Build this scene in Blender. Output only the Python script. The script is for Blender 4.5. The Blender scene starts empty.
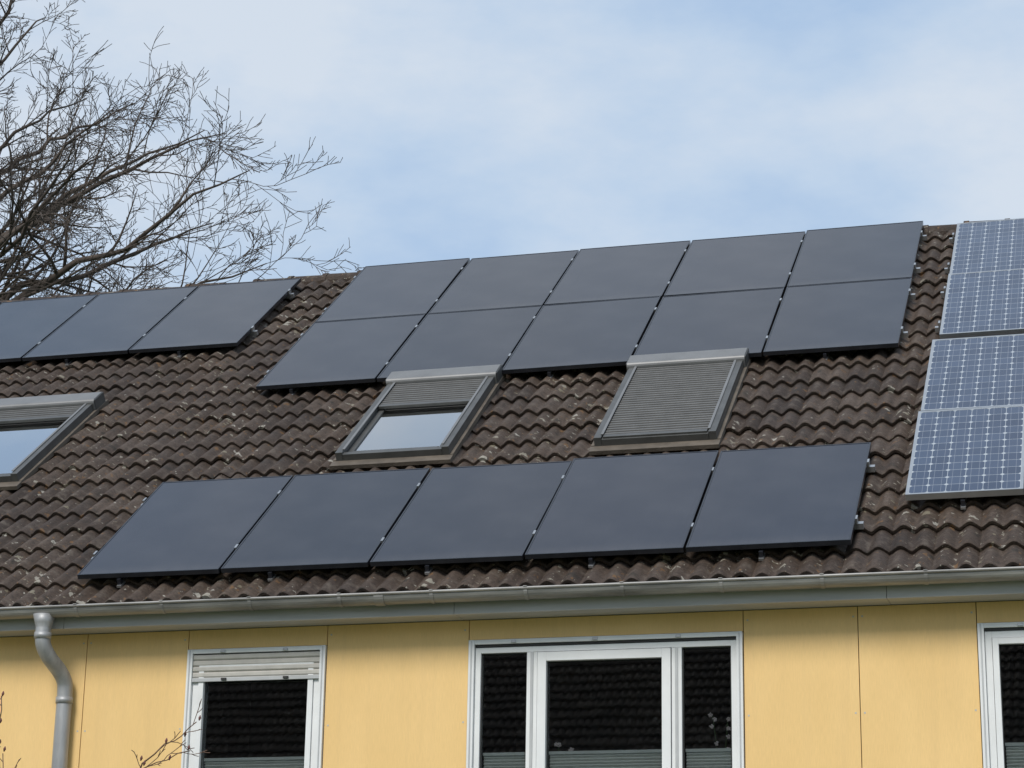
import bpy, math, random
from mathutils import Vector, Matrix
random.seed(7)
sc=bpy.context.scene
ALPHA=0.6522
CA,SA=math.cos(ALPHA),math.sin(ALPHA)
GZ=-5.2

# ---------------------------------------------------------------- materials
def new_mat(name):
    m=bpy.data.materials.new(name);m.use_nodes=True
    nt=m.node_tree
    return m,nt,nt.nodes["Principled BSDF"]
def N(nt,t,**kw):
    n=nt.nodes.new(t)
    for k,v in kw.items(): setattr(n,k,v)
    return n
def L(nt,a,b): nt.links.new(a,b)
def ramp(nt,fac,stops):
    r=N(nt,'ShaderNodeValToRGB');e=r.color_ramp.elements
    e[0].position,e[0].color=stops[0][0],(*stops[0][1],1)
    e[1].position,e[1].color=stops[-1][0],(*stops[-1][1],1)
    for p,c in stops[1:-1]:
        x=e.new(p);x.color=(*c,1)
    L(nt,fac,r.inputs[0]);return r.outputs[0]
def mixc(nt,fac,a,b,mode='MIX'):
    m=N(nt,'ShaderNodeMix',data_type='RGBA',blend_type=mode)
    for sock,v in ((m.inputs[0],fac),(m.inputs[6],a),(m.inputs[7],b)):
        if isinstance(v,(int,float)): sock.default_value=v
        elif isinstance(v,tuple): sock.default_value=(*v,1)
        else: L(nt,v,sock)
    return m.outputs[2]
def math_(nt,op,a,b=None):
    m=N(nt,'ShaderNodeMath',operation=op)
    for s,v in zip(m.inputs,(a,b)):
        if v is None: continue
        if isinstance(v,(int,float)): s.default_value=v
        else: L(nt,v,s)
    return m.outputs[0]
def noise(nt,vec,scale,detail=4,rough=.55):
    n=N(nt,'ShaderNodeTexNoise');n.inputs['Scale'].default_value=scale
    n.inputs['Detail'].default_value=detail;n.inputs['Roughness'].default_value=rough
    L(nt,vec,n.inputs['Vector']);return n.outputs['Fac']
def scalev(nt,vec,s):
    m=N(nt,'ShaderNodeMapping');m.inputs['Scale'].default_value=s;L(nt,vec,m.inputs['Vector']);return m.outputs[0]
def objco(nt): return N(nt,'ShaderNodeTexCoord').outputs['Object']
def bump(nt,bs,h,strength=.3,dist=.01):
    b=N(nt,'ShaderNodeBump');b.inputs['Strength'].default_value=strength;b.inputs['Distance'].default_value=dist
    L(nt,h,b.inputs['Height']);L(nt,b.outputs[0],bs.inputs['Normal'])
def simple(name,col,rough=.5,metal=0,var=.15,scale=6,bmp=0,stretch=(1,1,1)):
    m,nt,bs=new_mat(name)
    v=scalev(nt,objco(nt),stretch)
    n=noise(nt,v,scale,4)
    lo=tuple(c*(1-var) for c in col);hi=tuple(min(1,c*(1+var)) for c in col)
    L(nt,ramp(nt,n,[(.3,lo),(.7,hi)]),bs.inputs['Base Color'])
    bs.inputs['Roughness'].default_value=rough;bs.inputs['Metallic'].default_value=metal
    if bmp:
        bump(nt,bs,noise(nt,v,scale*8,2),bmp,.01)
    return m

def tile_mat():
    m,nt,bs=new_mat('roof_tile_concrete')
    co=objco(nt)
    at=N(nt,'ShaderNodeAttribute',attribute_name='tint')
    base=ramp(nt,at.outputs['Fac'],[(0,(.030,.021,.017)),(.5,(.051,.037,.030)),(1,(.080,.059,.047))])
    big=noise(nt,co,1.1,3)
    c=mixc(nt,ramp(nt,big,[(.35,(0,0,0)),(.7,(1,1,1))]),base,mixc(nt,.5,base,(.080,.052,.033)))
    g=noise(nt,co,42,3,.75)
    c=mixc(nt,.8,c,ramp(nt,g,[(.25,(.4,.4,.4)),(.5,(1,1,1)),(.8,(1.7,1.7,1.7))]),'MULTIPLY')
    n2=noise(nt,co,9,4,.7)
    c=mixc(nt,ramp(nt,n2,[(.53,(0,0,0)),(.68,(.55,.55,.55))]),c,(.125,.103,.083))
    c=mixc(nt,ramp(nt,n2,[(.32,(.8,.8,.8)),(.44,(0,0,0))]),c,(.022,.019,.014))
    nn=N(nt,'ShaderNodeTexNoise');nn.inputs['Scale'].default_value=30;nn.inputs['Detail'].default_value=1
    L(nt,co,nn.inputs['Vector']);sc_=N(nt,'ShaderNodeVectorMath',operation='SCALE');sc_.inputs['Scale'].default_value=.07
    dv=N(nt,'ShaderNodeVectorMath',operation='ADD')
    L(nt,nn.outputs['Color'],sc_.inputs[0]);L(nt,co,dv.inputs[0]);L(nt,sc_.outputs[0],dv.inputs[1])
    for scl,mx in ((12,.48),(23,.42)):
        vo=N(nt,'ShaderNodeTexVoronoi');vo.inputs['Scale'].default_value=scl
        L(nt,dv.outputs[0],vo.inputs['Vector'])
        sepc=N(nt,'ShaderNodeSeparateColor');L(nt,vo.outputs['Color'],sepc.inputs[0])
        p=math_(nt,'POWER',sepc.outputs[0],3.4)
        thr=math_(nt,'MULTIPLY',p,math_(nt,'MULTIPLY',ramp(nt,big,[(.38,(.25,.25,.25)),(.60,(1,1,1))]),mx))
        spot=math_(nt,'LESS_THAN',vo.outputs['Distance'],thr)
        lic=mixc(nt,sepc.outputs[1],(.40,.38,.33),(.18,.155,.10))
        c=mixc(nt,math_(nt,'MULTIPLY',spot,.72),c,lic)
    n5=noise(nt,scalev(nt,co,(1.3,1,1)),11,2,.6)
    c=mixc(nt,ramp(nt,n5,[(.65,(0,0,0)),(.71,(.7,.7,.7))]),c,(.16,.085,.034))
    L(nt,c,bs.inputs['Base Color']);bs.inputs['Roughness'].default_value=.72
    bs.inputs['Specular IOR Level'].default_value=.35
    bump(nt,bs,g,.6,.014)
    return m
def panel_mat():
    m,nt,bs=new_mat('black_solar_glass')
    co=objco(nt);sep=N(nt,'ShaderNodeSeparateXYZ');L(nt,co,sep.inputs[0])
    def line(s,p,w):
        f=math_(nt,'FRACT',math_(nt,'DIVIDE',s,p))
        d=math_(nt,'ABSOLUTE',math_(nt,'SUBTRACT',f,.5))
        return math_(nt,'GREATER_THAN',d,.5-w)
    lx=line(sep.outputs[0],.182,.008);ly=line(sep.outputs[1],.0935,.012)
    lf=line(sep.outputs[0],.0182,.06)
    g=math_(nt,'MAXIMUM',lx,ly)
    oi=N(nt,'ShaderNodeObjectInfo')
    base=ramp(nt,oi.outputs['Random'],[(0,(.009,.011,.021)),(1,(.017,.019,.031))])
    c=mixc(nt,math_(nt,'MULTIPLY',g,.4),base,(.002,.002,.003))
    c=mixc(nt,math_(nt,'MULTIPLY',lf,.25),c,(.04,.042,.05))
    nz=noise(nt,co,2.2,4)
    c=mixc(nt,ramp(nt,nz,[(.4,(0,0,0)),(.8,(.14,.14,.14))]),c,(.12,.12,.13))
    mr=N(nt,'ShaderNodeMapRange');L(nt,sep.outputs[1],mr.inputs[0]);mr.inputs[1].default_value=.01;mr.inputs[2].default_value=.14;mr.inputs[3].default_value=.16;mr.inputs[4].default_value=0
    c=mixc(nt,math_(nt,'MULTIPLY',mr.outputs[0],math_(nt,'MULTIPLY',noise(nt,scalev(nt,co,(9,2,1)),1,3),1.4)),c,(.16,.15,.14))
    L(nt,c,bs.inputs['Base Color'])
    r=N(nt,'ShaderNodeMapRange');L(nt,noise(nt,co,1.5,2),r.inputs[0]);r.inputs[3].default_value=.08;r.inputs[4].default_value=.20
    L(nt,r.outputs[0],bs.inputs['Roughness']);bs.inputs['IOR'].default_value=1.5
    return m
def oldcell_mat():
    m,nt,bs=new_mat('blue_solar_cells')
    co=objco(nt);sep=N(nt,'ShaderNodeSeparateXYZ');L(nt,co,sep.inputs[0])
    P=.1278
    def fr(s,off,p=P):
        f=math_(nt,'FRACT',math_(nt,'DIVIDE',math_(nt,'SUBTRACT',s,off),p))
        return f,math_(nt,'ABSOLUTE',math_(nt,'SUBTRACT',f,.5))
    fx,dx=fr(sep.outputs[0],.0215);fy,dy=fr(sep.outputs[1],.0215)
    gap=math_(nt,'MAXIMUM',math_(nt,'GREATER_THAN',dx,.485),math_(nt,'GREATER_THAN',dy,.485))
    dia=math_(nt,'GREATER_THAN',math_(nt,'ADD',dx,dy),.85)
    b1=math_(nt,'LESS_THAN',math_(nt,'ABSOLUTE',math_(nt,'SUBTRACT',dx,.22)),.011)
    fl=N(nt,'ShaderNodeCombineXYZ');L(nt,math_(nt,'FLOOR',math_(nt,'DIVIDE',math_(nt,'SUBTRACT',sep.outputs[0],.0215),P)),fl.inputs[0]);L(nt,math_(nt,'FLOOR',math_(nt,'DIVIDE',math_(nt,'SUBTRACT',sep.outputs[1],.0215),P)),fl.inputs[1])
    wn=N(nt,'ShaderNodeTexWhiteNoise');L(nt,fl.outputs[0],wn.inputs['Vector'])
    cell=ramp(nt,wn.outputs['Value'],[(0,(.024,.040,.080)),(1,(.040,.062,.112))])
    cell=mixc(nt,math_(nt,'MULTIPLY',b1,.5),cell,(.30,.32,.36))
    c=mixc(nt,math_(nt,'MAXIMUM',gap,dia),cell,(.36,.39,.42))
    L(nt,c,bs.inputs['Base Color']);bs.inputs['Roughness'].default_value=.16
    return m
def wall_mat():
    m,nt,bs=new_mat('yellow_facade_panel')
    co=objco(nt)
    fine=noise(nt,scalev(nt,co,(160,160,14)),1,2,.6)
    big=noise(nt,scalev(nt,co,(1.2,1.2,.5)),1.6,4)
    c=ramp(nt,big,[(.3,(.79,.53,.215)),(.7,(.86,.585,.25))])
    c=mixc(nt,.3,c,ramp(nt,fine,[(.3,(.82,.82,.80)),(.7,(1.08,1.08,1.08))]),'MULTIPLY')
    drip=noise(nt,scalev(nt,co,(9,9,.5)),1,4,.6)
    c=mixc(nt,ramp(nt,drip,[(.5,(0,0,0)),(.8,(.25,.25,.25))]),c,(.60,.40,.18))
    L(nt,c,bs.inputs['Base Color']);bs.inputs['Roughness'].default_value=.6
    bump(nt,bs,fine,.15,.003)
    return m
def glass_mat(name,tint=(.85,.88,.88),ior=1.5,k=1.9,bmp=.015):
    m=bpy.data.materials.new(name);m.use_nodes=True;nt=m.node_tree;nt.nodes.clear()
    o=N(nt,'ShaderNodeOutputMaterial');mx=N(nt,'ShaderNodeMixShader');tr=N(nt,'ShaderNodeBsdfTransparent');gl=N(nt,'ShaderNodeBsdfGlossy')
    fr=N(nt,'ShaderNodeFresnel');fr.inputs[0].default_value=ior
    tr.inputs[0].default_value=(*tint,1);gl.inputs['Roughness'].default_value=.015
    n=noise(nt,objco(nt),1.6,2);b=N(nt,'ShaderNodeBump');b.inputs['Strength'].default_value=bmp;b.inputs['Distance'].default_value=.02
    L(nt,n,b.inputs['Height']);L(nt,b.outputs[0],gl.inputs['Normal'])
    L(nt,math_(nt,'MULTIPLY',fr.outputs[0],k),mx.inputs[0]);L(nt,tr.outputs[0],mx.inputs[1]);L(nt,gl.outputs[0],mx.inputs[2]);L(nt,mx.outputs[0],o.inputs[0])
    return m

M={}
M['tile']=tile_mat();M['pglass']=panel_mat();M['cells']=oldcell_mat();M['wall']=wall_mat()
M['pframe']=simple('black_anodised_frame',(.050,.054,.066),.30,.65,.2)
M['pback']=simple('panel_backsheet',(.02,.02,.02),.6)
M['alu']=simple('aluminium_frame',(.50,.51,.52),.38,.85,.08)
M['rail']=simple('mounting_aluminium',(.45,.46,.47),.4,.8,.15)
M['zinc']=simple('zinc_gutter',(.27,.265,.255),.55,.35,.35,4,.1,(.6,4,4))
M['pipe']=simple('zinc_downpipe',(.36,.365,.37),.5,.35,.2,4,.08,(4,4,.8))
M['soffit']=simple('grey_fascia',(.42,.415,.40),.6,0,.14,3,.1,(.4,4,4))
M['wback']=simple('joint_backing',(.16,.09,.035),.9)
M['pvc']=simple('white_window_frame',(.76,.77,.77),.35,0,.06,4)
M['seal']=simple('rubber_seal',(.02,.02,.02),.6)
M['guide']=simple('shutter_guide_rail',(.50,.51,.51),.4,.3,.08)
M['slat']=simple('shutter_slat',(.50,.48,.44),.5,0,.1,10)
M['blind']=simple('pleated_blind',(.84,.84,.82),.8,0,.05)
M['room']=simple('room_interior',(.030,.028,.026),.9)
M['curtain']=simple('skylight_blind_fabric',(.74,.79,.80),.8,0,.15,4,0,(6,1,1))
M['glass']=glass_mat('window_glass')
M['sglass']=glass_mat('skylight_glass',(.90,.93,.93),1.5,4.6)
M['lead']=simple('lead_flashing',(.11,.090,.07),.7,.1,.3,7,.3)
M['sky_frame']=simple('skylight_cladding',(.095,.095,.092),.45,.3,.2,5)
M['sky_box']=simple('shutter_box_cladding',(.19,.19,.19),.5,.3,.12,4)
M['sky_slat']=simple('roof_shutter_slat',(.120,.118,.114),.5,.2,.15,8)
M['bark']=simple('tree_bark',(.080,.062,.050),.9,0,.35,9)
M['twig']=simple('shrub_twig',(.13,.075,.05),.8,0,.3,12)
M['bud']=simple('bud',(.14,.05,.045),.7)
M['petal']=simple('petal',(.72,.62,.64),.7)
M['leaf']=simple('leaf',(.05,.09,.03),.6)
M['pot']=simple('ceramic_pot',(.5,.45,.4),.4)
M['lawn']=simple('lawn_grass',(.055,.085,.028),.95,0,.4,.9,.4)
M['paving']=simple('terrace_paving',(.28,.27,.25),.85,0,.15,3,.2)

# ---------------------------------------------------------------- mesh builder
class MB:
    def __init__(s): s.v=[];s.f=[];s.m=[];s.mats=[]
    def mi(s,k):
        if k not in s.mats:s.mats.append(k)
        return s.mats.index(k)
    def box(s,x0,x1,y0,y1,z0,z1,k):
        b=len(s.v);i=s.mi(k)
        s.v+=[(x0,y0,z0),(x1,y0,z0),(x1,y1,z0),(x0,y1,z0),(x0,y0,z1),(x1,y0,z1),(x1,y1,z1),(x0,y1,z1)]
        for f in ((0,3,2,1),(4,5,6,7),(0,1,5,4),(1,2,6,5),(2,3,7,6),(3,0,4,7)):
            s.f.append(tuple(b+q for q in f));s.m.append(i)
    def prof(s,pts,x0,x1,k,closed=True,caps=True):
        """extrude a (y,z) profile along x"""
        b=len(s.v);n=len(pts);i=s.mi(k)
        s.v+=[(x0,y,z) for y,z in pts]+[(x1,y,z) for y,z in pts]
        for j in range(n if closed else n-1):
            a=j;c=(j+1)%n
            s.f.append((b+a,b+c,b+n+c,b+n+a));s.m.append(i)
        if closed and caps:
            s.f.append(tuple(b+j for j in range(n))[::-1]);s.m.append(i)
            s.f.append(tuple(b+n+j for j in range(n)));s.m.append(i)
    def tube(s,pts,rad,k,sides=8,cap=True):
        b=len(s.v);i=s.mi(k);n=len(pts)
        for j,p in enumerate(pts):
            t=(pts[min(j+1,n-1)]-pts[max(j-1,0)])
            if t.length<1e-9:t=Vector((0,0,1))
            t.normalize()
            a=t.cross(Vector((.31,.95,.07)));
            if a.length<.1:a=t.cross(Vector((1,0,0)))
            a.normalize();c=t.cross(a)
            for q in range(sides):
                w=2*math.pi*q/sides
                s.v.append(tuple(p+(a*math.cos(w)+c*math.sin(w))*rad[j]))
        for j in range(n-1):
            for q in range(sides):
                q2=(q+1)%sides
                s.f.append((b+j*sides+q,b+j*sides+q2,b+(j+1)*sides+q2,b+(j+1)*sides+q));s.m.append(i)
        if cap:
            s.f.append(tuple(b+q for q in range(sides))[::-1]);s.m.append(i)
            s.f.append(tuple(b+(n-1)*sides+q for q in range(sides)));s.m.append(i)
    def mesh(s,name,smooth=False):
        me=bpy.data.meshes.new(name);me.from_pydata(s.v,[],s.f)
        for k in s.mats: me.materials.append(M[k])
        me.polygons.foreach_set('material_index',s.m)
        if smooth: me.polygons.foreach_set('use_smooth',[True]*len(s.f))
        me.update();return me
def link(name,data,parent=None,loc=(0,0,0),rot=(0,0,0),bevel=0):
    o=bpy.data.objects.new(name,data);sc.collection.objects.link(o)
    o.location=loc;o.rotation_euler=rot
    if parent:o.parent=parent
    if bevel:
        b=o.modifiers.new('bevel','BEVEL');b.width=bevel;b.segments=2;b.limit_method='ANGLE'
    return o
def roofp(u,s,n): return (u,s*CA-n*SA,s*SA+n*CA)

# ---------------------------------------------------------------- roof tiles
U0,U1=-9.0,15.0
S0=-0.28;NC=23;PITCH=0.3345
NB=-0.150
def tiles_mesh():
    v=[];f=[];tint=[]
    TW=.30;K=16
    ncol=int(round((U1-U0)/TW))
    rnd=random.Random(3)
    for c in range(NC):
        s0=S0+c*PITCH
        for t in range(ncol):
            u0=U0+t*TW
            ds=rnd.gauss(0,.005);dn=rnd.gauss(0,.0025);dr=rnd.gauss(0,.007);tv=min(1,max(0,rnd.gauss(.5,.24)))
            b=len(v)
            rows=((.004,-.030,0),(0.0,-.005,1),(.008,0.0,1),(PITCH*.5,-.018,1),(PITCH+.03,-.038,1))
            for si,ni,_ in rows:
                for k in range(K+1):
                    x=k/K*TW
                    w=.5+.5*math.cos(2*math.pi*(x/.15)+math.pi)
                    h=.044*w**.75
                    if k==K:h-=.007
                    if k==0 and c>=0:h+=.002
                    v.append((u0+x+(.0015 if k==K else 0),s0+si+ds+dr*(k/K-.5)*(1 if si<.1 else 0),NB+.036+h+ni+dn))
            for r in range(len(rows)-1):
                for k in range(K):
                    a=b+r*(K+1)+k
                    f.append((a,a+1,a+K+2,a+K+1));tint.append(tv)
    me=bpy.data.meshes.new('roof_tiles');me.from_pydata(v,[],f)
    at=me.attributes.new('tint','FLOAT','FACE');at.data.foreach_set('value',tint)
    me.materials.append(M['tile'])
    sm=[]
    per=K*4
    for i in range(len(f)): sm.append((i%per)>=2*K)
    me.polygons.foreach_set('use_smooth',sm);me.update();return me
TM=tiles_mesh()
RY,RZ=roofp(0,S0+NC*PITCH,NB+.02)[1:]
HX=U0+U1   # mirror helper

def deck_mesh():
    b=MB()
    b.box(U0+.05,U1-.05,S0+.03,7.36,NB-.12,NB-.02,'wback');return b.mesh('roof_deck')
DK=deck_mesh()
def ridge_mesh():
    b=MB();x=U0-.02;rnd=random.Random(5)
    while x<U1:
        r=.105+rnd.gauss(0,.002);dz=rnd.gauss(0,.003)
        for xa,xb,ra,rb in ((x,x+.05,r+.009,r+.009),(x+.05,x+.41,r,r-.008)):
            i0=len(b.v);m=b.mi('tile');n=11
            for xx,rr in ((xa,ra),(xb,rb),(xa,ra-.014),(xb,rb-.014)):
                for k in range(n):
                    w=math.pi*(-.12+1.24*k/(n-1))
                    b.v.append((xx,RY+rr*1.15*math.cos(w),RZ-.05+dz+rr*math.sin(w)))
            for k in range(n-1):
                b.f.append((i0+k,i0+k+1,i0+n+k+1,i0+n+k));b.m.append(m)
                b.f.append((i0+2*n+k,i0+3*n+k,i0+3*n+k+1,i0+2*n+k+1));b.m.append(m)
                for a,c in ((0,2*n),(n,3*n)):
                    b.f.append((i0+a+k,i0+a+k+1,i0+c+k+1,i0+c+k));b.m.append(m)
        x+=.39
    return b.mesh('ridge_tiles',False)
RM=ridge_mesh()

# ---------------------------------------------------------------- facade
WY=.10
wins=[(-5.2,-4.14),(-3.0,-1.9),(.895,1.975),(3.04,4.995),(6.56,7.64),(9.6,11.55),(13.0,14.08)]
joints=sorted([-9,-7.2,-6.2,-.75,.08,5.775,8.6,12.3,15]+[q for w in wins for q in w])
ZT=-.43
UW=(-1.95,-.575);LW=(-4.5,-3.1)
def wall_mesh():
    b=MB();g=.003
    for a,c in zip(joints[:-1],joints[1:]):
        isw=(a,c) in wins
        zs=[GZ,-2.55,ZT] if not isw else [GZ,LW[0],LW[1],-2.55,UW[0],UW[1],ZT]
        for z0,z1 in zip(zs[:-1],zs[1:]):
            if isw and (z0,z1) in (UW,LW): continue
            b.box(a+g,c-g,WY,WY+.022,z0+g,z1-g,'wall')
            b.box(a,c,WY+.022,WY+.30,z0,z1,'wback')
            if not isw and z1==ZT and c-a<1.3:
                for xx in (a+.03,c-.03):
                    for zz in (-.50,-1.15,-1.8,-2.45): b.box(xx-.006,xx+.006,WY-.0015,WY,zz-.006,zz+.006,'slat')
    b.box(U0,U0+.25,WY+.305,2*RY-WY,GZ,ZT,'wall');b.box(U1-.25,U1,WY+.305,2*RY-WY,GZ,ZT,'wall')
    b.box(U0+.255,U1-.255,2*RY-WY-.3,2*RY-WY,GZ,ZT-.002,'wall')
    b.box(U0+.26,U1-.26,WY+.31,2*RY-WY-.31,-.40,-.30,'room')
    b.box(U0+.26,U1-.26,WY+.31,2*RY-WY-.31,-2.7,-2.5,'room')
    for x in (U0,U1-.25):
        pr=[(WY,ZT+.002),(2*RY-WY,ZT+.002),(RY,RZ-.12)]
        b.prof(pr,x,x+.25,'wall')
    return b.mesh('walls')
def ring(b,x0,x1,z0,z1,w,y0,y1,k):
    b.box(x0,x0+w,y0,y1,z0,z1,k);b.box(x1-w,x1,y0,y1,z0,z1,k)
    b.box(x0+w,x1-w,y0,y1,z1-w,z1,k);b.box(x0+w,x1-w,y0,y1,z0,z0+w,k)
def pane(b,x0,x1,z0,z1,bl):
    ring(b,x0-.004,x1+.004,z0-.004,z1+.004,.010,WY+.028,WY+.034,'seal')
    b.box(x0,x1,WY+.040,WY+.046,z0,z1,'glass')
    if bl is not None:
        z=z0+.01
        top=bl
        while z<top-.02:
            b.prof([(WY+.080,z),(WY+.065,z+.011),(WY+.08,z+.022),(WY+.084,z+.011)],x0+.012,x1-.012,'blind')
            z+=.022
        b.box(x0+.008,x1-.008,WY+.06,WY+.09,z,z+.022,'pvc')
def window(x0,x1,z0,z1,kind,bl=-1.37,sh=None):
    b=MB()
    g=.004
    for a in (x0+g,x1-g-.042):
        b.box(a,a+.042,WY-.022,WY+.05,z0,z1-.002,'pvc')
        b.box(a+.016,a+.026,WY-.026,WY-.022,z0,z1-.01,'guide')
    b.box(x0+.046,x1-.046,WY-.018,WY+.05,z1-.034,z1-.002,'pvc')
    b.box(x0+.05,x1-.05,WY-.004,WY+.04,z1-.052,z1-.036,'seal')
    n=2 if kind==1 else 3
    for i in range(n):
        xx=x0+(x1-x0)*(i+.5)/n*.9+.04
        b.box(xx-.018,xx+.018,WY-.030,WY-.0185,z1-.030,z1-.012,'rail')
    ix0,ix1=x0+.01,x1-.01
    b.box(ix0,ix1,WY+1.2,WY+1.22,z0,z1,'room')
    b.box(ix0-.01,ix0,WY+.16,WY+1.2,z0,z1,'room');b.box(ix1,ix1+.01,WY+.16,WY+1.2,z0,z1,'room')
    b.box(ix0,ix1,WY+.16,WY+1.2,z0-.02,z0-.001,'room');b.box(ix0,ix1,WY+.16,WY+1.2,z1+.001,z1+.02,'room')
    if kind==1:
        ring(b,x0+.048,x1-.048,z0+.01,z1-.054,.045,WY+.006,WY+.09,'pvc')
        ring(b,x0+.096,x1-.096,z0+.058,z1-.102,.040,WY-.006,WY+.07,'pvc')
        pane(b,x0+.136,x1-.136,z0+.098,z1-.142,bl)
        if sh:
            z=z1-.04
            while z>sh+.03:
                b.prof([(WY-.002,z),(WY-.010,z-.010),(WY-.010,z-.032),(WY-.002,z-.041),(WY+.004,z-.041),(WY+.004,z)],x0+.048,x1-.048,'slat')
                z-=.043
            b.box(x0+.048,x1-.048,WY-.016,WY+.003,z-.028,z,'guide')
            for xx in (x0+.3,x1-.3): b.box(xx-.02,xx+.02,WY-.028,WY-.017,z-.022,z-.004,'seal')
    else:
        ring(b,x0+.048,x1-.048,z0+.01,z1-.054,.040,WY+.006,WY+.09,'pvc')
        m1=(x0+.425,x0+.50);m2=(x1-.50,x1-.43)
        for a,c in (m1,m2): b.box(a,c,WY+.004,WY+.09,z0+.052,z1-.096,'pvc')
        for a,c in (m1,m2):
            q=(a+c)/2; b.box(q-.010,q+.010,WY-.004,WY+.003,z0+.052,z1-.096,'guide')
        pane(b,x0+.092,m1[0]-.004,z0+.054,z1-.098,None if bl is None else bl-.02)
        pane(b,m2[1]+.004,x1-.092,z0+.054,z1-.098,None if bl is None else bl-.02)
        ring(b,m1[1]+.005,m2[0]-.005,z0+.058,z1-.100,.062,WY-.010,WY+.07,'pvc')
        pane(b,m1[1]+.068,m2[0]-.068,z0+.121,z1-.163,bl)
    b.box(x0,x1,WY-.05,WY+.03,z0-.03,z0-.002,'alu')
    return b.mesh('window')
def gutter_mesh():
    b=MB();cy,cz,r=-.215,-.296,.064
    n=13
    out=[(cy+r*math.cos(math.pi+math.pi*k/(n-1)),cz+r*math.sin(math.pi+math.pi*k/(n-1))) for k in range(n)]
    inn=[(cy+(r-.004)*math.cos(math.pi+math.pi*k/(n-1)),cz+(r-.004)*math.sin(math.pi+math.pi*k/(n-1))) for k in range(n)]
    b.prof(out+inn[::-1],U0,U1,'zinc')
    bead=[(cy-r-.004+.010*math.cos(w*math.pi/4),cz+.004+.010*math.sin(w*math.pi/4)) for w in range(8)]
    b.prof(bead,U0,U1,'zinc')
    x=U0+.3
    while x<U1:
        o2=[(cy+(r+.005)*math.cos(math.pi+math.pi*k/(n-1)),cz+(r+.005)*math.sin(math.pi+math.pi*k/(n-1))) for k in range(n)]
        o1=[(cy+(r+.001)*math.cos(math.pi+math.pi*k/(n-1)),cz+(r+.001)*math.sin(math.pi+math.pi*k/(n-1))) for k in range(n)]
        b.prof(o2+o1[::-1],x,x+.026,'zinc')
        b.box(x,x+.026,cy-r-.017,cy-r+.012,cz+.012,cz+.018,'zinc')
        x+=.68
    for x in (-2.6,2.45,7.9,12.1):
        o2=[(cy+(r+.0065)*math.cos(math.pi+math.pi*k/(n-1)),cz+(r+.0065)*math.sin(math.pi+math.pi*k/(n-1))) for k in range(n)]
        b.prof(o2+out[::-1],x,x+.07,'zinc')
    return b.mesh('gutter')
def fascia_mesh():
    b=MB()
    x=U0
    while x<U1:
        e=min(x+3.0,U1)
        b.box(x+.002,e-.002,-.142,-.12,-.432,-.262,'soffit')
        b.box(x+.002,e-.002,-.118,WY+.02,-.428,-.41,'soffit');x=e
    b.box(U0,U1,-.158,-.144,-.275,-.262,'zinc')
    return b.mesh('fascia')
def downpipe_mesh(x):
    b=MB();r=.057
    cy=-.215;dx=.085
    rad=[.082,.066,r]
    P=[Vector(p) for p in [(x,cy,-.338),(x,cy,-.40),(x,cy,-.43)]]
    ctrl=[(0,-.215,-.50),(.08,-.200,-.57),(.35,-.14,-.645),(.7,-.05,-.715),(.95,.010,-.785),(1,.03,-.87),(1,.03,-1.1)]
    prev=[Vector((x,cy,-.43))]+[Vector((x+dx*f,y,z)) for f,y,z in ctrl]
    for i in range(1,len(prev)):
        p0=prev[max(i-2,0)];p1=prev[i-1];p2=prev[i];p3=prev[min(i+1,len(prev)-1)]
        for k in range(1,5):
            t=k/4
            P.append(.5*((2*p1)+(p2-p0)*t+(2*p0-5*p1+4*p2-p3)*t*t+(3*p1-p0-3*p2+p3)*t**3));rad.append(r)
    P.append(Vector((x+dx,.03,GZ)));rad.append(r)
    b.tube(P,rad,'pipe',20)
    for z in (-.47,-.91,-2.4,-4.2):
        yy=-.215 if z>-.6 else .03;xx=x if z>-.6 else x+dx
        b.tube([Vector((xx,yy,z)),Vector((xx,yy,z-.045))],[r+.006]*2,'pipe',20)
    b.box(x+dx-.012,x+dx+.012,.075,.10,-1.17,-1.14,'pipe')
    me=b.mesh('downpipe',False)
    sm=[len(p.vertices)==4 and abs(p.normal.z)<.9 for p in me.polygons];me.polygons.foreach_set('use_smooth',sm)
    return me

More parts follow.
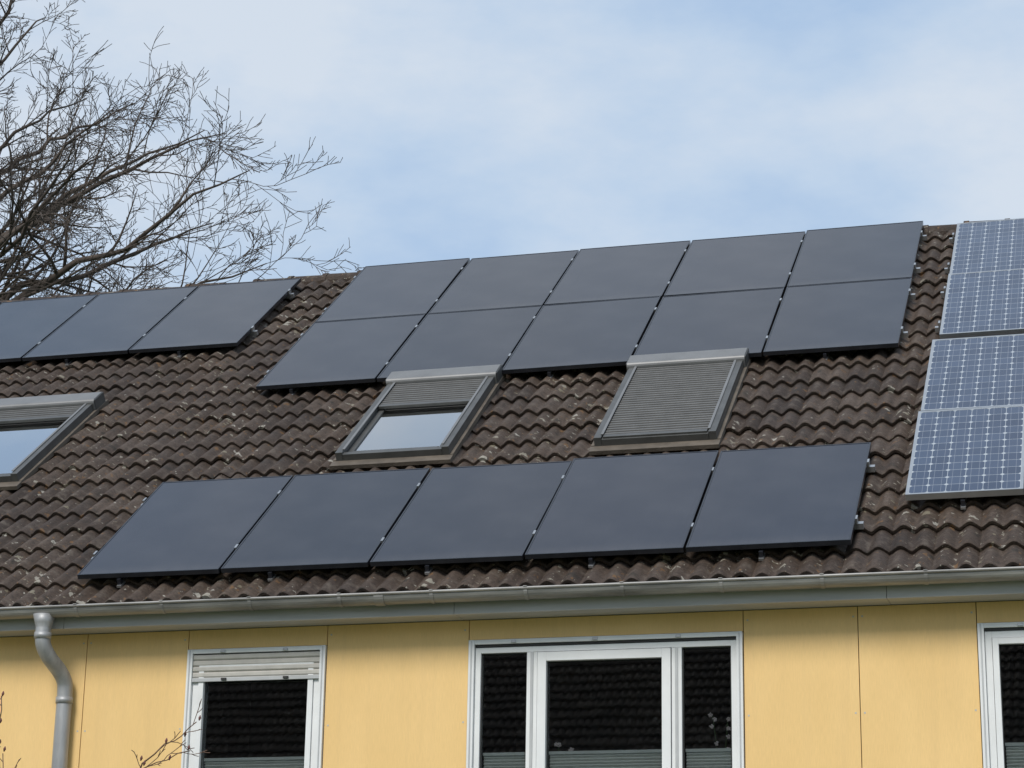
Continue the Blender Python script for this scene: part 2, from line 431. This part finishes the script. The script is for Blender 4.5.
# ---------------------------------------------------------------- skylights
def skylight_mesh(w,h,shut,box=.23):
    """local: x across, y up slope, z normal. shut = length of shutter from top"""
    b=MB();lo=-.10
    b.box(-.03,w+.03,-.10,.0,-.100,-.064,'lead')
    b.box(-.03,-.001,.002,h+.04,-.100,-.058,'lead');b.box(w+.001,w+.03,.002,h+.04,-.100,-.058,'lead')
    b.box(0,w,h+.001,h+.04,-.10,-.053,'sky_frame')
    b.box(0,.060,0,h-box,lo,.008,'sky_frame');b.box(w-.060,w,0,h-box,lo,.008,'sky_frame')
    b.box(.062,w-.062,0,.05,lo,-.010,'sky_frame')
    b.box(.050,.072,.05,h-box,.009,.017,'sky_box');b.box(w-.072,w-.050,.05,h-box,.009,.017,'sky_box')
    pr=[(h,-.09),(h,.030)]+[(h-.03-(box-.06)*k/4,.045) for k in range(5)]
    pr+=[(h-box+.03-.035*math.sin(k*math.pi/8),.045-.040*(1-math.cos(k*math.pi/8))) for k in range(1,5)]
    pr+=[(h-box-.002,-.09)]
    b.prof(pr[::-1],-.018,w+.018,'sky_box')
    b.box(-.026,-.018,h-box+.01,h-.01,-.07,.038,'sky_frame');b.box(w+.018,w+.026,h-box+.01,h-.01,-.07,.038,'sky_frame')
    g0,g1=.115,w-.115
    b.box(.062,g0,.052,h-box,lo,-.035,'sky_frame');b.box(g1,w-.062,.052,h-box,lo,-.035,'sky_frame')
    b.box(g0,g1,.052,.115,lo,-.030,'sky_frame')
    b.box(g0,g1,.115,h-box,-.050,-.045,'sglass')
    b.box(g0,g1,.115,h-box,-.095,-.085,'curtain')
    b.box(g0+.02,g1-.02,.13+(h-box-.13)*.40,.150+(h-box-.13)*.40,-.084,-.070,'sky_box')
    y=h-box-.003
    while y>h-box-shut+.02:
        b.prof([(y-.002,-.018),(y-.012,.003),(y-.034,.005),(y-.044,-.018)][::-1],.073,w-.073,'sky_slat')
        y-=.050
    b.box(.073,w-.073,y-.05,y-.001,-.02,.006,'sky_frame')
    return b.mesh('roof_window')

def house(name,loc,rot,detail):
    H=bpy.data.objects.new(name,None);sc.collection.objects.link(H);H.location=loc;H.rotation_euler=rot
    link('roof_tiles',TM,H,(0,0,0),(ALPHA,0,0))
    link('roof_tiles_rear',TM,H,(HX,2*RY,0),(ALPHA,0,math.pi))
    link('roof_deck',DK,H,(0,0,0),(ALPHA,0,0));link('roof_deck_rear',DK,H,(HX,2*RY,0),(ALPHA,0,math.pi))
    link('ridge_tiles',RM,H)
    link('walls',WM,H);link('gutter',GM,H);link('fascia',FM,H);link('downpipe',DM,H);link('downpipe_right',DM,H,(10.5,0,0))
    for i,me in enumerate(WIN): link('window_%d'%(i+1),me,H,bevel=.003 if detail else 0)
    if detail:
        for u,s,me in SKL: link('roof_window',me,H,roofp(u,s,0),(ALPHA,0,0),bevel=.004)
    return H
WM=wall_mesh();GM=gutter_mesh();FM=fascia_mesh();DM=downpipe_mesh(-.125)
WIN=[]
for i,(a,c) in enumerate(wins):
    k=3 if c-a>1.5 else 1
    WIN.append(window(a,c,*UW,k,-1.36,-.80 if i==2 else None))
    WIN.append(window(a,c,*LW,k,-4.0))
s1=skylight_mesh(.97,1.80,.50);s2=skylight_mesh(.98,1.80,1.50);s3=skylight_mesh(1.02,1.84,.24)
SKL=[(1.37,2.13,s1),(3.54,2.13,s2),(-2.50,2.08,s3),(-6.3,2.08,s2),(9.6,2.08,s1)]
house('row_house',(0,0,0),(0,0,0),True)
house('row_house',(HX-9,-22.3,1.4),(0,0,math.pi),False)

# ---------------------------------------------------------------- solar panels
def panel_mesh(w,h,frame,glass,fw,back,t=.035):
    b=MB()
    b.box(0,w,0,fw,-t,.0015,frame);b.box(0,w,h-fw,h,-t,.0015,frame)
    b.box(0,fw,fw,h-fw,-t,.0015,frame);b.box(w-fw,w,fw,h-fw,-t,.0015,frame)
    b.box(fw,w-fw,fw,h-fw,-.006,-.001,glass)
    b.box(fw,w-fw,fw,h-fw,-.012,-.007,back)
    return b.mesh('solar_panel')
PM=panel_mesh(1.134,1.722,'pframe','pglass',.011,'pback')
PL=panel_mesh(1.134,1.95,'pframe','pglass',.011,'pback')
PO=panel_mesh(.81,1.577,'alu','cells',.020,'pvc',.045)
rn=random.Random(11)
def put(me,u,s,n=0):
    o=link('solar_panel',me,None,roofp(u,s,n+rn.gauss(0,.0015)),(ALPHA+rn.gauss(0,.003),rn.gauss(0,.003),rn.gauss(0,.0006)))
    return o
def rails(u0,u1,rows,h,pw,pitch,count):
    b=MB()
    for s in rows:
        for q in (s+h*.22,s+h*.80):
            b.box(u0-.05,u1+.05,q-.02,q+.02,-.082,-.039,'rail')
            for i in range(count+1):
                x=u0+i*pitch-.01
                b.box(x-.0085,x+.0085,q-.03,q+.03,-.036,.005,'rail')
            x=u0+.25
            while x<u1:
                b.box(x,x+.03,q-.06,q-.022,-.115,-.045,'rail');x+=.9
    x=u0+.32
    while x<u1:
        b.box(x,x+.035,rows[0]-.035,rows[0]+.2,-.105,-.088,'rail')
        b.box(x+.003,x+.032,rows[0]-.02,rows[0]+.02,-.088,-.045,'pframe');x+=1.2
    me=b.mesh('solar_mounting_rails')
    link('solar_mounting_rails',me,None,(0,0,0),(ALPHA,0,0))
W=1.154
for i in range(5): put(PM,i*W+.005,0)
rails(0,5*W-.015,[0],1.722,1.134,W,5)
for r in range(2):
    for i in range(5): put(PM,.0565+i*W,3.8765+r*1.742)
rails(.0515,.0515+5*W-.015,[3.8765,3.8765+1.742],1.722,1.134,W,5)
for i in range(5): put(PL,-.60-1.134-i*W,5.17)
rails(-.60-1.134-4*W,-.60,[5.17],1.95,1.134,W,5)
for j in range(6):
    for k,s in enumerate((.70,.70+1.577+.012,3.99,3.99+1.589)):
        put(PO,6.075+j*.83+(0,.012,.065,.07)[k],s,.01)
rails(6.13,6.13+6*.83-.02,[.70,2.289,3.99,5.579],1.577,.81,.83,6)

# ---------------------------------------------------------------- bare tree
rt=random.Random(33)
def rv(s): return Vector((rt.gauss(0,s),rt.gauss(0,s),rt.gauss(0,s)))
class Tree:
    def __init__(s,k,mn=.0055): s.b=MB();s.k=k;s.mn=mn
    def grow(s,p,d,ln,r,lev,plan,up):
        nseg=max(4,int(ln/.28)) if lev<3 else 3
        pts=[p.copy()];rad=[r];d=d.normalized();q=p.copy();st=ln/nseg
        for i in range(nseg):
            d=(d+rv(.15 if lev<3 else .12)+Vector((0,0,up))).normalized()
            q=q+d*st*rt.uniform(.85,1.15);pts.append(q.copy());rad.append(max(s.mn,r*(1-.8*(i+1)/nseg)))
        s.add(pts,rad,lev,plan,up)
    def add(s,pts,rad,lev,plan,up):
        s.b.tube(pts,rad,s.k,(8 if lev==0 else 5 if lev==1 else 3),cap=lev<2)
        if lev>=len(plan):return
        cnt,lf,mn=plan[lev]
        ln=sum((pts[i+1]-pts[i]).length for i in range(len(pts)-1))
        for c in range(cnt):
            t=mn+(1-mn)*(c+rt.random())/cnt
            fi=t*(len(pts)-1);i=min(int(fi),len(pts)-2);fr=fi-i
            p=pts[i].lerp(pts[i+1],fr);tan=(pts[i+1]-pts[i]).normalized()
            rr=rad[i]*(1-fr)+rad[i+1]*fr
            side=tan.cross(rv(1)).normalized()
            ang=math.radians(rt.uniform(22,55))
            d=tan*math.cos(ang)+side*math.sin(ang)
            s.grow(p,d,ln*lf*rt.uniform(.5,1.35)*(1.15-.5*t),max(s.mn,rr*.55),lev+1,plan,up)
BT=Vector((-11.45,15.3,GZ));AX=Vector((.9607,.2776,0));DX=Vector((-.2776,.9607,0))
def tl(a,d,z): return Vector((BT.x,BT.y,0))+AX*a+DX*d+Vector((0,0,z-.12))
T=Tree('bark',.0052)
tr=[tl(-.3,0,GZ),tl(-.3,0,-2),tl(-.35,.1,1.5),tl(-.3,0,5),tl(-.2,-.05,8),tl(-.3,0,10.5),tl(-.4,.1,13),tl(-.2,0,15)]
T.b.tube(tr,[.48,.36,.32,.28,.20,.13,.08,.04],'bark',14)
limbs=[(6.0,6.2,-.6,8.45),(6.3,5.9,.6,9.1),(6.9,5.7,-1.4,9.9),(7.3,5.0,1.6,10.2),(7.7,5.0,-.4,11.1),(8.2,4.6,.8,11.5),(8.3,3.5,-.9,11.3),
       (8.8,3.5,.5,11.8),(9.3,2.6,.9,12.2),(9.9,2.1,-.3,13.3),(10.6,1.6,.6,14.8),(11.2,-.2,-.6,15.8),(6.0,3.4,-4.2,9.3),(6.6,3.0,4.6,10.0),(7.0,3.6,-2.6,9.9),
       (6,-5.5,.6,9),(7,-4.8,-2.2,10.5),(8,-4.4,1.8,12),(6.5,-1.8,-4.8,10),(7.2,-1.6,4.9,10.5),(9.5,-3,0,14)]
for z0,a,d,z1 in limbs:
    p0=tl(-.25,0,z0);p2=tl(a,d,z1);ln=(p2-p0).length
    p1=p0.lerp(p2,.45)+Vector((0,0,rt.uniform(.0,.6)))+rv(.22)
    pts=[];rad=[];n=16
    w=Vector()
    for i in range(n+1):
        t=i/n;p=p0*(1-t)**2+p1*2*t*(1-t)+p2*t*t
        if i: w=w*.7+rv(.06);p=p+w
        pts.append(p);rad.append(.078*(ln/6)*(1-t)**.9+.009)
    T.add(pts,rad,0,[(14,.31,.15),(7,.45,.15),(5,.48,.12)],.03)
link('bare_tree',T.b.mesh('bare_tree',True))

# ---------------------------------------------------------------- shrub with bare twigs
rt=random.Random(5)
Sx=Tree('twig',.0026)
def leader(pts,r,plan):
    P=[Vector(p) for p in pts];out=[];rad=[]
    for i in range(len(P)-1):
        for k in range(4):
            t=k/4;out.append(P[i].lerp(P[i+1],t)+(rv(.010) if i+k else Vector()))
    out.append(P[-1]);n=len(out)
    rad=[max(.0032,r*(1-i/(n-1))) for i in range(n)]
    Sx.add(out,rad,1,plan,.03);return out
tips=[]
pl=[(0,0,0),(5,.07,.6),(2,.35,.3)]
for pts in ([(1.4,-2.5,GZ),(1.3,-2.5,-3.4),(1.5,-2.55,-2.2),(1.72,-2.5,-1.82),(1.95,-2.5,-1.63),(2.15,-2.5,-1.49)],
            [(1.4,-2.5,GZ),(1.1,-2.4,-3.2),(.92,-2.45,-2.2),(.85,-2.5,-1.6),(.84,-2.5,-1.30)],
            [(1.4,-2.5,GZ),(1.6,-2.6,-3.2),(1.7,-2.6,-2.3),(1.85,-2.55,-1.75),(2.12,-2.5,-1.66)],
            [(1.4,-2.5,GZ),(1.2,-2.6,-3.2),(1.0,-2.6,-2.3),(.91,-2.55,-1.66)],
            [(1.4,-2.5,GZ),(1.9,-2.7,-3.2),(2.4,-2.6,-2.4),(2.9,-2.55,-1.95)],
            [(1.4,-2.5,GZ),(1.0,-2.9,-3.4),(.5,-2.9,-2.3),(.3,-2.8,-1.9)]):
    o=leader(pts,.018,pl);tips.append(o[-1]);tips+=o[-7:-1:2]
for t in tips:
    p=t+rv(.01);Sx.b.tube([p,p+Vector((.004,0,.016)),p+Vector((.006,0,.032))],[.003,.009,.002],'bud',6)
link('bare_shrub',Sx.b.mesh('bare_shrub',True))

# ---------------------------------------------------------------- orchids behind the glass
def orchid(x,z0,zt,seed):
    r=random.Random(seed);b=MB()
    y=WY+.17
    b.tube([Vector((x,y,z0)),Vector((x,y,z0+.13))],[.05,.065],'pot',16)
    for a in range(5):
        w=a*1.3;P=[Vector((x,y,z0+.13)),Vector((x+.07*math.cos(w),y+.04*math.sin(w),z0+.2)),Vector((x+.15*math.cos(w),y+.08*math.sin(w),z0+.17))]
        b.tube(P,[.01,.024,.004],'leaf',5)
    for sgn in (-1,1):
        P=[Vector((x+sgn*(.01+.05*(t/8)**2)+r.gauss(0,.004),y,z0+.13+(zt-z0-.13)*min(1,t/7)-(.03 if t==8 else 0)-(.05 if sgn>0 else 0)*t/8)) for t in range(9)]
        b.tube(P,[.004]*9,'leaf',5)
        for t in (5,6,7,8):
            c=P[t]+Vector((r.gauss(0,.020),-.01,r.gauss(0,.012)))
            for q in range(5):
                w=q*2*math.pi/5+r.random();e=c+Vector((.017*math.cos(w),-.004,.017*math.sin(w)))
                b.tube([c,c.lerp(e,.6),e],[.002,.0085,.003],'petal',5)
    link('potted_orchid',b.mesh('potted_orchid'))
orchid(4.80,-1.945,-1.12,1);orchid(3.70,-1.945,-1.28,2)

# ---------------------------------------------------------------- ground
b=MB();n=48;i=b.mi('lawn');R=400
b.v.append((0,0,GZ))
for k in range(n): b.v.append((R*math.cos(2*math.pi*k/n),R*math.sin(2*math.pi*k/n),GZ))
for k in range(n): b.f.append((0,1+k,1+(k+1)%n));b.m.append(i)
link('ground',b.mesh('ground'))
b=MB();b.box(U0,U1,-2.2,WY-.01,GZ-.05,GZ+.03,'paving');link('terrace_pavement',b.mesh('terrace_pavement'))

# ---------------------------------------------------------------- light and sky
SUN_EL=math.radians(44);SUN_AZ=math.radians(188)
sd=Vector((math.sin(SUN_AZ)*math.cos(SUN_EL),math.cos(SUN_AZ)*math.cos(SUN_EL),math.sin(SUN_EL)))
ld=bpy.data.lights.new('sun','SUN');ld.energy=2.8;ld.angle=math.radians(20);ld.color=(1,.955,.89)
lo=bpy.data.objects.new('sun',ld);sc.collection.objects.link(lo);lo.rotation_euler=(-sd).to_track_quat('-Z','Y').to_euler()
w=bpy.data.worlds.new("World");sc.world=w;w.use_nodes=True;nt=w.node_tree
bg=nt.nodes['Background'];st=N(nt,'ShaderNodeTexSky');st.sky_type='NISHITA';st.sun_disc=False
st.sun_elevation=SUN_EL;st.sun_rotation=SUN_AZ;st.air_density=1.0;st.dust_density=1.5
tc=N(nt,'ShaderNodeTexCoord');gv=tc.outputs['Generated']
v=scalev(nt,gv,(1,1,2.1))
n1=noise(nt,v,2.6,4,.5);n2=noise(nt,v,9,5,.6)
k=math_(nt,'ADD',math_(nt,'MULTIPLY',n1,.66),math_(nt,'MULTIPLY',n2,.34))
cl=ramp(nt,k,[(.39,(4.4,6.0,8.3)),(.48,(5.6,6.95,8.7)),(.59,(7.2,8.0,9.0))])
c=mixc(nt,.88,st.outputs[0],cl)
L(nt,c,bg.inputs[0]);bg.inputs[1].default_value=.1

# ---------------------------------------------------------------- camera
psi,th,ro=.2813,.2895,.0171
F=Vector((-math.sin(psi)*math.cos(th),math.cos(psi)*math.cos(th),math.sin(th)))
R0=F.cross(Vector((0,0,1))).normalized();Uv=R0.cross(F)
Rr=R0*math.cos(ro)+Uv*math.sin(ro);Uu=-R0*math.sin(ro)+Uv*math.cos(ro)
cam=bpy.data.cameras.new('camera');cam.sensor_width=36;cam.lens=2224.04/1024*36;cam.clip_end=1500;cam.clip_start=.1
co=bpy.data.objects.new('camera',cam);sc.collection.objects.link(co)
mt=Matrix((( Rr.x,Uu.x,-F.x,7.62),(Rr.y,Uu.y,-F.y,-14.7699),(Rr.z,Uu.z,-F.z,-3.3156),(0,0,0,1)))
co.matrix_world=mt
sc.camera=co
sc.view_settings.view_transform='Standard'
try: sc.view_settings.look='None'
except Exception: pass
sc.view_settings.exposure=0
